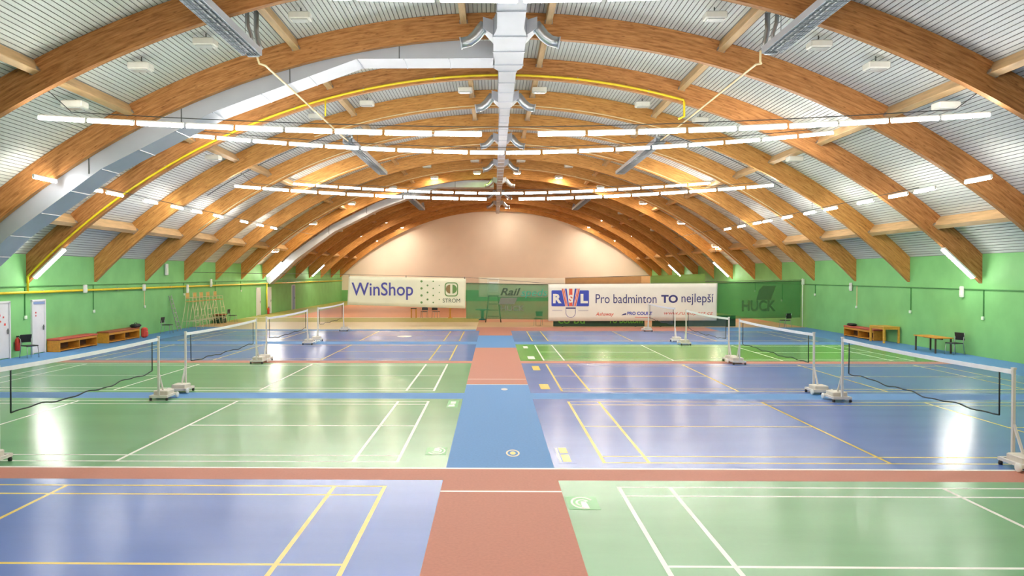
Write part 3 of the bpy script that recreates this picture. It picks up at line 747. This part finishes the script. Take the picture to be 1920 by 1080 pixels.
cup_o = [(4.3, 1.07)] + circ(4.6, .88, .3, .32, 16, PI, 2 * PI) + [(4.9, 1.07)]; cup_i = [(4.325, 1.07)] + circ(4.6, .88, .275, .295, 16, PI, 2 * PI) + [(4.875, 1.07)]
shape('logo_cork', [[cup_o[k], cup_o[k + 1], cup_i[k + 1], cup_i[k]] for k in range(len(cup_o) - 1)], 'ink_blue', rb, sf)
shape('faint_caption', [[(3.5, .96), (4.1, .96), (4.1, 1.02), (3.5, 1.02)], [(5.05, .96), (5.65, .96), (5.65, 1.02), (5.05, 1.02)]], 'ink_pale', rb, sf)
letters('lettering', 'Pro badminton', (6.08, 9.68, 1.42, 1.96), 'ink_navy', rb, sf)
letters('lettering', 'TO', (9.96, 10.94, 1.44, 1.92), 'ink_navy', rb, sf, bold=.035)
letters('lettering', 'nejlepší', (11.16, 13.06, 1.3, 2.0), 'ink_navy', rb, sf)
letters('lettering', 'Ashaway', (6.08, 7.16, .62, .88), 'ink_red', rb, sf, shear=.3, bold=.01)
letters('lettering', 'PRO COURT', (7.96, 9.44, .72, .92), 'ink_royal', rb, sf, bold=.03)
shape('logo_swoosh', [[(7.6, .7), (7.9, .74), (7.9, .84), (7.7, .78)]], 'ink_navy', rb, sf); shape('underline', [[(8.4, .58), (9.35, .56), (9.35, .59), (8.4, .62)]], 'ink_red', rb, sf)
letters('lettering', 'www.rufelsport.cz', (10.12, 13.02, .68, .96), 'ink_red', rb, sf, shear=.25)
# green mesh to the table wall
g2 = thing('windbreak_net', 'dark green mesh screen with HUCK print reaching the table wall', 'net')
o, sf = cloth('mesh', [(13.3, 2.6), (18.25, 2.74), (18.2, .58), (13.3, .48)], YB + .06, .012, 1.6, 'net_dark', g2, seed=1)
letters('lettering', 'HUCK', (14.75, 16.75, .95, 1.6), 'ink_olive', g2, sf, bold=.03)
shape('slanted_logo', [[(15.6, 1.62), (16.45, 1.62), (16.75, 2.46), (16.0, 2.46), (15.75, 2.2)]], 'ink_olive', g2, sf)
b = MB(); b.tube([(13.34, YB + .04, 2.62), (18.25, YB + .03, 2.76)], .02, 6); obj('top_cord', b, 'ink_dark', g2)
b = MB(); b.tube([(18.3, YB, 0), (18.3, YB, 2.9)], .03, 8); b.bev((18.32, YB, 2.7), (.14, .1, .34), .01)
tag(obj('curtain_pole', b, 'socket'), 'slim white pole holding the dark mesh at the table wall', 'pole')
b = MB(); b.tube([(-17.95, YB + .03, 3.25), (-8.6, YB + .02, 3.13), (-1.65, YB + .02, 2.96), (3.3, YB + .03, 2.6), (10, YB + .03, 2.63), (18.25, YB + .03, 2.82)], .012, 6)
tag(obj('curtain_wire', b, 'cable'), 'steel wire across the hall carrying the banners', 'wire')
# second curtain further back
bt = thing('curtain', 'brown tarpaulin curtain behind the long white banner', 'curtain')
cloth('sheet', [(5.85, 2.82), (12.0, 3.0), (12.0, .1), (5.85, .1)], 62.0, .03, 1.4, 'brown_tarp', bt)
cloth('end_panel', [(12.0, 3.0), (12.75, 3.04), (12.75, .1), (12.0, .1)], 62.0, .02, 1.4, 'tarp_light', bt, n=8)
b = MB(); b.tube([(5.85, 62, 2.85), (12.74, 62, 3.05)], .02, 6); obj('top_wire', b, 'cable', bt)
o, sf = cloth('olive_net', [(12.82, 3.04), (17.2, 3.2), (17.2, .02), (12.82, .02)], 62.0, .03, 1.4, 'net_olive', None, seed=3)
tag(o, 'olive see-through mesh hanging beside the brown tarpaulin', 'net'); o.name = 'windbreak_net'
o, sf = cloth('white_sheet', [(-1.2, 2.92), (5.8, 2.84), (5.8, 1.3), (-1.2, 1.3)], 62.0, .03, 1.4, 'vinyl', None, seed=3)
tag(o, 'white sheet hanging behind the green mesh screen', 'banner'); o.name = 'hanging_banner'
# low boards behind the rsl banner
for k, (x0, x1, txt, rect) in enumerate(((3.6, 9.07, 'co bu', (3.9, 5.5, .18, .56)), (9.52, 14.5, '', None))):
    t = thing('advertising_board', ['low dark green board with lime lettering under the long white banner', 'low plain dark green board under web address end of the white banner'][k], 'board', ((x0 + x1) / 2, YB + .45, 0), 0, 'low dark boards behind the banners')
    b = MB(); b.bev((0, 0, .35), (x1 - x0, .06, .66), .01); obj('panel', b, 'board', t)
    for s in (-1, 1): b = MB(); b.box((s * (x1 - x0) * .4, .06, .02), (.06, .4, .04)); obj('foot', b, 'black', t)
    if txt:
        f0 = lambda x, z: (x - (x0 + x1) / 2, -.034, z)
        letters('lettering', txt, rect, 'lime', t, f0, bold=.02); letters('lettering', 'ro bottom', (7.0, 8.95, .2, .58), 'lime', t, f0, bold=.02)

# ------------------------------------------------------------------ furniture
def make_chair(frame, arms=False):
    r = bpy.data.objects.new('stacking_chair', None); C.objects.link(r); r['category'] = 'chair'; r['group'] = 'black stacking chairs'
    s = MB(); s.bev((0, .02, .45), (.44, .43, .035), .012); obj('seat', s, 'black', r)
    k = MB(); R = Matrix.Rotation(-.18, 3, 'X'); k.bev((0, -.24, .71), (.43, .03, .3), .012, R); obj('backrest', k, 'black', r)
    for sx in (-1, 1):
        l = MB(); l.tube([(sx * .2, .2, .43), (sx * .215, .24, 0)], .013, 6); obj('leg', l, frame, r)
        l = MB(); l.tube([(sx * .2, -.26, .85), (sx * .2, -.2, .46), (sx * .215, -.27, 0)], .013, 6); obj('leg', l, frame, r)
    b = MB(); b.tube([(-.2, .18, .43), (.2, .18, .43)], .011, 6); b.tube([(-.2, -.2, .43), (.2, -.2, .43)], .011, 6); obj('cross_bar', b, frame, r)
    return r
c0 = make_chair('steel'); c0.location = (-17.42, 28.3, 0); c0.rotation_euler = (0, 0, -PI / 2 - .5); c0['label'] = 'black chair beside the fire extinguisher in front of white door'
dup(c0, (-17.35, 40.2, 0), -PI / 2, 'black chair against green wall beyond the benches')
dup(c0, (-17.1, 49.6, 0), -PI / 2, 'black chair beside the low cabinet beyond the umpire chairs')
dup(c0, (17.95, 29.85, 0), PI / 2 + .25, 'black chair with pale legs at end of orange-topped table')
dup(c0, (17.1, 44.8, 0), .5, 'black chair below the dark mesh with HUCK print')
dup(c0, (2.75, 46.6, 0), PI - .3, 'black chair behind green mesh beside the long white banner')
dup(c0, (-5.0, 55.0, 0), .3, 'black chair seen under cream banner, second piece from the wooden stool')
dup(c0, (-4.15, 55.0, 0), -.3, 'black chair seen under cream banner beside wooden post table')

def make_bench(y0, y1, top, lab, x=WL + .04, sd=1):
    t = thing('storage_bench', lab, 'bench', (x + sd * .28, (y0 + y1) / 2, 0), 0, 'wooden benches along the walls'); h = (y1 - y0) / 2; H = .46; D = .52
    b = MB(); b.bev((0, 0, H + .035), (D + .04, 2 * h + .04, .07), .02); b2 = obj('cushion' if top == 'cushion' else 'top', b, top, t)
    for yy in (-h + .02, h - .02): b = MB(); b.bev((0, yy, H / 2), (D, .04, H), .004); obj('end_panel', b, 'bench', t)
    b = MB(); b.bev((0, .03, H / 2), (D - .02, .04, H), .004); obj('divider', b, 'bench', t)
    b = MB(); b.bev((0, 0, .05), (D - .02, 2 * h - .06, .03), .004); obj('shelf', b, 'bench', t)
    b = MB(); b.bev((sd * (D / 2 - .02), 0, H - .05), (.03, 2 * h - .06, .1), .004); obj('front_rail', b, 'bench', t)
    b = MB(); b.box((-sd * (D / 2 - .02), 0, H / 2), (.02, 2 * h - .06, H - .02)); obj('back_panel', b, 'inside', t)
make_bench(30.3, 33.2, 'cushion', 'open-fronted orange wooden bench with red cushion beside white door')
make_bench(34.2, 37.2, 'cushion2', 'open-fronted wooden bench with brown top beside the red cushioned bench')
make_bench(36.1, 39.15, 'cushion', 'orange wooden bench with red cushion behind the yellow pine table', WR - .04, -1)
b = MB(); b.bev((0, 0, .09), (.34, .62, .17), .06); b.tube([(0, -.16, .17), (0, -.1, .23), (0, .1, .23), (0, .16, .17)], .015, 6)
bag = obj('sports_bag', b, 'black', None, (-17.5, 36.95, .532)); tag(bag, 'black sports bag on the end of the brown-topped bench', 'bag')
b = MB(); b.bev((0, 0, .25), (.26, .3, .5), .06); b.bev((.13, 0, .18), (.06, .22, .24), .02); tag(obj('rucksack', b, 'bag_red', None, (-17.3, 37.45, 0)), 'red bag on the floor at end of the brown-topped bench', 'bag')
b = MB(); b.bev((0, 0, .06), (.3, .6, .12), .05); tag(obj('sports_bag', b, 'black', None, (18.15, 38.75, .532)), 'black bag lying on end of red bench, table side', 'bag')

t = thing('pine_table', 'yellow pine table with square legs beside the red bench', 'table', (18.05, 35.35, 0)); W, D, H = .75, 1.3, .75
b = MB(); b.bev((0, 0, H - .02), (W, D, .04), .006); obj('tabletop', b, 'pine', t)
for sx in (-1, 1):
    for sy in (-1, 1): b = MB(); b.bev((sx * (W / 2 - .045), sy * (D / 2 - .045), (H - .04) / 2), (.08, .08, H - .04), .006); obj('leg', b, 'pine', t)
b = MB()
for s in (-1, 1): b.box((s * (W / 2 - .04), 0, H - .08), (.03, D - .16, .09)); b.box((0, s * (D / 2 - .04), H - .08), (W - .16, .03, .09))
obj('apron', b, 'pine', t)
t = thing('long_table', 'long orange-topped table with dark legs against green wall', 'table', (17.75, 30.95, 0)); W, D, H = .7, 1.6, .63
b = MB(); b.bev((0, 0, H - .02), (W, D, .04), .008); obj('tabletop', b, 'top_orange', t)
for sx in (-1, 1):
    for sy in (-.93, .93): b = MB(); b.box((sx * (W / 2 - .05), sy * (D / 2 - .05), (H - .04) / 2), (.05, .05, H - .04)); obj('leg', b, 'leg_dark', t)
b = MB(); b.box((0, 0, H - .07), (.04, D - .3, .06)); obj('cross_rail', b, 'leg_dark', t)

def extinguisher(x, y, z, lab):
    t = thing('fire_extinguisher', lab, 'fire extinguisher', (x, y, z), 0, 'red fire extinguishers')
    b = MB(); b.lathe([(.05, 0), (.085, .01), (.09, .05), (.09, .38), (.075, .45), (.035, .49), (.03, .52)], n=16); obj('cylinder', b, 'ext_red', t)
    b = MB(); b.box((.03, 0, .56), (.14, .03, .03)); b.box((0, 0, .53), (.05, .05, .05)); b.tube([(.05, 0, .54), (.12, .02, .46), (.12, .04, .2)], .014, 6); obj('hose', b, 'black', t)
    b = MB(); b.box((-.1, 0, .3), (.03, .14, .06)); obj('bracket', b, 'steel', t)
extinguisher(WL + .115, 28.32, .24, 'red fire extinguisher on green wall between two white doors')
extinguisher(WL + .3, 59.6, .02, 'red fire extinguisher by the yellow drop pipe between far doors')

def make_umpire():
    r = bpy.data.objects.new('umpire_chair', None); C.objects.link(r); r['category'] = 'chair'; r['group'] = 'ivory umpire chairs by the green wall'
    for sx in (-1, 1):
        for sy in (-1, 1): b = MB(); b.tube([(sx * .45, sy * .34, 0), (sx * .2, sy * .24, 1.55)], .018, 6); obj('leg', b, 'ivory', r)
    b = MB()
    for z in (.4, .75, 1.1): k = z / 1.55; b.tube([(.45 - .25 * k, -.34 + .1 * k, z), (.45 - .25 * k, .34 - .1 * k, z)], .014, 6)
    obj('rung', b, 'ivory', r)
    b = MB()
    for sy in (-1, 1): k = .3; b.tube([(.45 - .25 * k, sy * (.34 - .1 * k), .46), (-.45 + .25 * k, sy * (.34 - .1 * k), .46)], .012, 6)
    obj('brace', b, 'ivory', r)
    b = MB(); b.bev((0, 0, 1.58), (.46, .5, .04), .01); obj('seat', b, 'slat', r)
    b = MB(); b.bev((-.2, 0, 1.9), (.025, .48, .34), .008); obj('backrest', b, 'slat', r)
    b = MB()
    for sy in (-1, 1): b.tube([(-.2, sy * .25, 1.58), (-.21, sy * .25, 2.08)], .016, 6); b.tube([(-.2, sy * .26, 1.8), (.18, sy * .26, 1.8), (.2, sy * .25, 1.58)], .014, 6)
    obj('armrest', b, 'ivory', r)
    return r
u0 = make_umpire(); ul = ['on the bench side end', 'second from the benches', 'in the middle', 'second from the low cabinet', 'on the low cabinet end']
for k, y in enumerate((43.3, 44.35, 45.35, 46.4, 47.6)):
    lab = 'tall ivory umpire chair with wooden seat, ' + ul[k] + ' of the row'
    if k == 0: u0.location = (-17.3, y, 0); u0['label'] = lab
    else: dup(u0, (-17.3, y, 0), 0, lab)
# low cabinet and folded step ladder on the same wall
t = thing('low_cabinet', 'low dark-topped cabinet under the last umpire chairs', 'cabinet', (-17.6, 48.75, 0))
b = MB(); b.bev((0, 0, .26), (.5, .9, .5), .01); obj('body', b, 'board', t); b = MB(); b.bev((0, 0, .55), (.56, 1.0, .06), .01); obj('top', b, 'cushion2', t)
b = MB(); b.box((.26, 0, .3), (.02, .03, .3)); obj('door_handle', b, 'steel', t)
t = thing('step_ladder', 'folded metal step ladder leaning on green wall before the umpire chairs', 'ladder', (-17.75, 42.0, 0))
for s in (-1, 1): b = MB(); b.bar((.32, s * .22, 0), (-.2, s * .15, 1.95), .05, .03); obj('stile', b, 'steel', t)
for k in range(7): z = .25 + .25 * k; q = z / 1.95; b = MB(); b.box((.32 - .52 * q, 0, z), (.1, .42 - .12 * q, .03)); obj('rung', b, 'steel', t)
# tennis umpire chair and small pieces behind the screens
t = thing('umpire_tower', 'tall white tennis umpire chair seen through the green mesh', 'chair', (0, 50.2, 0))
for sx in (-1, 1):
    for sy in (-1, 1): b = MB(); b.bar((sx * .5, sy * .5, 0), (sx * .3, sy * .3, 1.7), .05); obj('leg', b, 'leg_dark', t)
b = MB(); b.bev((0, 0, 1.72), (.75, .7, .06), .01); obj('platform', b, 'leg_dark', t)
b = MB(); b.bev((0, 0, 2.0), (.6, .5, .06), .01); b.bev((0, .25, 2.35), (.6, .05, .6), .01); obj('seat', b, 'metal_white', t)
b = MB()
for sx in (-1, 1): b.tube([(sx * .36, -.3, 1.74), (sx * .36, -.3, 2.3), (sx * .36, .28, 2.3), (sx * .36, .28, 2.85)], .022, 6)
b.tube([(-.36, .28, 2.85), (.36, .28, 2.85)], .022, 6); obj('handrail', b, 'metal_white', t)
b = MB()
for z in (.4, .8, 1.2): b.box((0, -.5 + .12 * z, z), (.8 - .2 * z, .04, .04))
obj('rung', b, 'leg_dark', t)
t = thing('side_table', 'teal plastic table behind the green mesh beside the umpire tower', 'table', (-.75, 52.4, 0))
b = MB(); b.bev((0, 0, .72), (.95, .7, .05), .02); obj('tabletop', b, 'teal', t); b = MB(); b.lathe([(.28, 0), (.24, .05), (.1, .12), (.09, .6), (.25, .7)], n=14); obj('pedestal', b, 'teal', t)
t = thing('wooden_stool', 'small brown wooden stool seen under cream banner below WinShop lettering', 'stool', (-5.75, 54.9, 0))
b = MB(); b.bev((0, 0, .68), (.42, .36, .05), .01); obj('seat', b, 'leg_dark', t)
for sx in (-1, 1):
    for sy in (-1, 1): b = MB(); b.box((sx * .17, sy * .14, .33), (.05, .05, .66)); obj('leg', b, 'bench', t)
t = thing('wooden_post', 'brown wooden post on foot under STROM end of cream banner', 'post', (-3.1, 54.6, 0))
b = MB(); b.bev((0, 0, .42), (.1, .1, .8), .01); obj('shaft', b, 'bench', t); b = MB(); b.bev((0, 0, .02), (.3, .3, .04), .01); obj('base', b, 'bench', t)

# ------------------------------------------------------------------ stickers lying on the floor
def flat(z): return lambda x, y: (x, y, z)
def sticker(name, lab, x, y, w, d, base, marks, rz=0):
    t = thing(name, lab, 'sticker', (x, y, .0015), rz, 'printed stickers on the courts')
    if base: b = MB(); b.box((0, 0, .001), (w, d, .002)); obj('backing', b, base, t)
    for nm, polys, m in marks:
        b = MB()
        for k, p in enumerate(polys): b.add([(px, py, .0032) for px, py in p], [tuple(range(len(p)))])
        obj(nm, b, m, t)
    return t
def lt(s, x0, x1, y0, y1, shear=0, rot=0):
    vs, fs = text_mesh(s, shear, .02); P = fit(vs, x0, x1, y0, y1)
    if rot: c, q = math.cos(rot), math.sin(rot); P = [(px * c - py * q, px * q + py * c) for px, py in P]
    return [[P[i] for i in f] for f in fs]
arcs = ringpolys(circ(0, 0, .16, .27, 24, PI * .15, PI * 1.5), circ(0, 0, .13, .22, 24, PI * .15, PI * 1.5))[:-1] + ringpolys(circ(0, 0, .095, .15, 20, PI * .15, PI * 1.35), circ(0, 0, .065, .11, 20, PI * .15, PI * 1.35))[:-1]
sticker('court_sticker', 'green sticker with white ring logo on the green court beside red aisle', 1.215, 10.33, .42, .6, 'sticker', [('ring_logo', arcs, 'white'), ('word_mark', [[(-.03, -.26), (.07, -.26), (.05, .06), (-.02, .06)]], 'white')])
sticker('court_sticker', 'green sticker with white ring logo on green court beside blue aisle', -1.0, 13.35, .36, .56, 'sticker', [('ring_logo', [[(-p, -q) for p, q in f] for f in arcs], 'white'), ('word_mark', [[(-.05, -.04), (.05, -.04), (.04, .24), (-.05, .24)]], 'white')])
sticker('court_sticker', 'green and white sticker at far corner of green court by blue aisle', -.97, 18.25, .26, .95, 'sticker', [('word_mark', [[(-.1, -.38), (.06, -.34), (.04, -.1), (-.08, -.14)], [(-.06, .0), (.06, .0), (.06, .34), (-.06, .34)]], 'white')])
sticker('court_sticker', 'sticker with yellow and white lettering on blue court beside blue aisle', 1.22, 13.1, .3, 1.25, 'mat_blue', [('yellow_block', [[(-.06, -.5), (.08, -.5), (.08, .0), (-.06, .0)], [(-.06, .1), (.08, .1), (.08, .52), (-.06, .52)]], 'yellow'), ('lettering', [[(-.12, -.52), (-.08, -.52), (-.08, .5), (-.12, .5)]], 'white')])
sticker('court_sticker', 'small round emblem on the blue aisle floor', .34, 13.2, .3, .3, None, [('ring', ringpolys(circ(0, 0, .12, .26), circ(0, 0, .09, .2)), 'beige'), ('centre', [circ(0, 0, .05, .12, 14)], 'yellow')])
sticker('court_sticker', 'faint white emblem on blue aisle before the red strip', .3, 20.6, .3, .3, None, [('emblem', [circ(0, 0, .09, .2, 16)], 'ink_pale')])
sticker('court_sticker', 'yellow patch on blue court beside red aisle, further from the banners', 1.42, 21.1, .3, .4, None, [('patch', [rrect(-.13, .13, -.5, .5, .05)], 'yellow')])
sticker('court_sticker', 'yellow patch on blue court beside red aisle, towards the banners', 1.42, 25.3, .3, .4, None, [('patch', [rrect(-.12, .12, -.6, .6, .05)], 'yellow')])
sticker('court_sticker', 'white patch on grass green court beside red aisle, further from banners', 1.42, 28.5, .3, .4, None, [('patch', [rrect(-.13, .13, -.5, .5, .05)], 'white')])
sticker('court_sticker', 'white patch on grass green court beside aisle, towards the banners', 1.38, 32.6, .3, .4, None, [('patch', [rrect(-.1, .1, -.5, .5, .05)], 'white')])
sticker('court_sticker', 'white oval spot on the blue court before the beige mat', -4.48, 38.3, .3, .4, None, [('patch', [circ(0, 0, .38, .5)], 'white')])

# ------------------------------------------------------------------ camera, world, view
f, yaw, pit = 1426.98, -.0144, -.0154
fw = Vector((math.sin(yaw) * math.cos(pit), math.cos(yaw) * math.cos(pit), math.sin(pit)))
rt = Vector((math.cos(yaw), -math.sin(yaw), 0)); up = rt.cross(fw)
cam = bpy.data.cameras.new('camera'); co = bpy.data.objects.new('camera', cam); C.objects.link(co)
co.matrix_world = Matrix(((rt.x, up.x, -fw.x, 0), (rt.y, up.y, -fw.y, 0), (rt.z, up.z, -fw.z, 3.1035), (0, 0, 0, 1)))
cam.sensor_width = 36; cam.lens = 36 * f / 1920; cam.shift_x = 55.58 / 1920; cam.shift_y = -2.56 / 1920; cam.clip_end = 300; cam.clip_start = .05
S = bpy.context.scene; S.camera = co
w = bpy.data.worlds.new('world'); S.world = w; w.use_nodes = True
w.node_tree.nodes['Background'].inputs[0].default_value = (.8, .85, .9, 1); w.node_tree.nodes['Background'].inputs[1].default_value = .3
S.view_settings.view_transform = 'Standard'; S.view_settings.look = 'None'; S.view_settings.gamma = 1; S.view_settings.use_curve_mapping = False
S.view_settings.exposure = 1.22
S.cycles.use_denoising = True; S.cycles.use_light_tree = True; S.cycles.transparent_max_bounces = 16; S.cycles.max_bounces = 8; S.cycles.diffuse_bounces = 4; S.cycles.glossy_bounces = 3; S.cycles.adaptive_threshold = .02
S.cycles.sample_clamp_indirect = 8
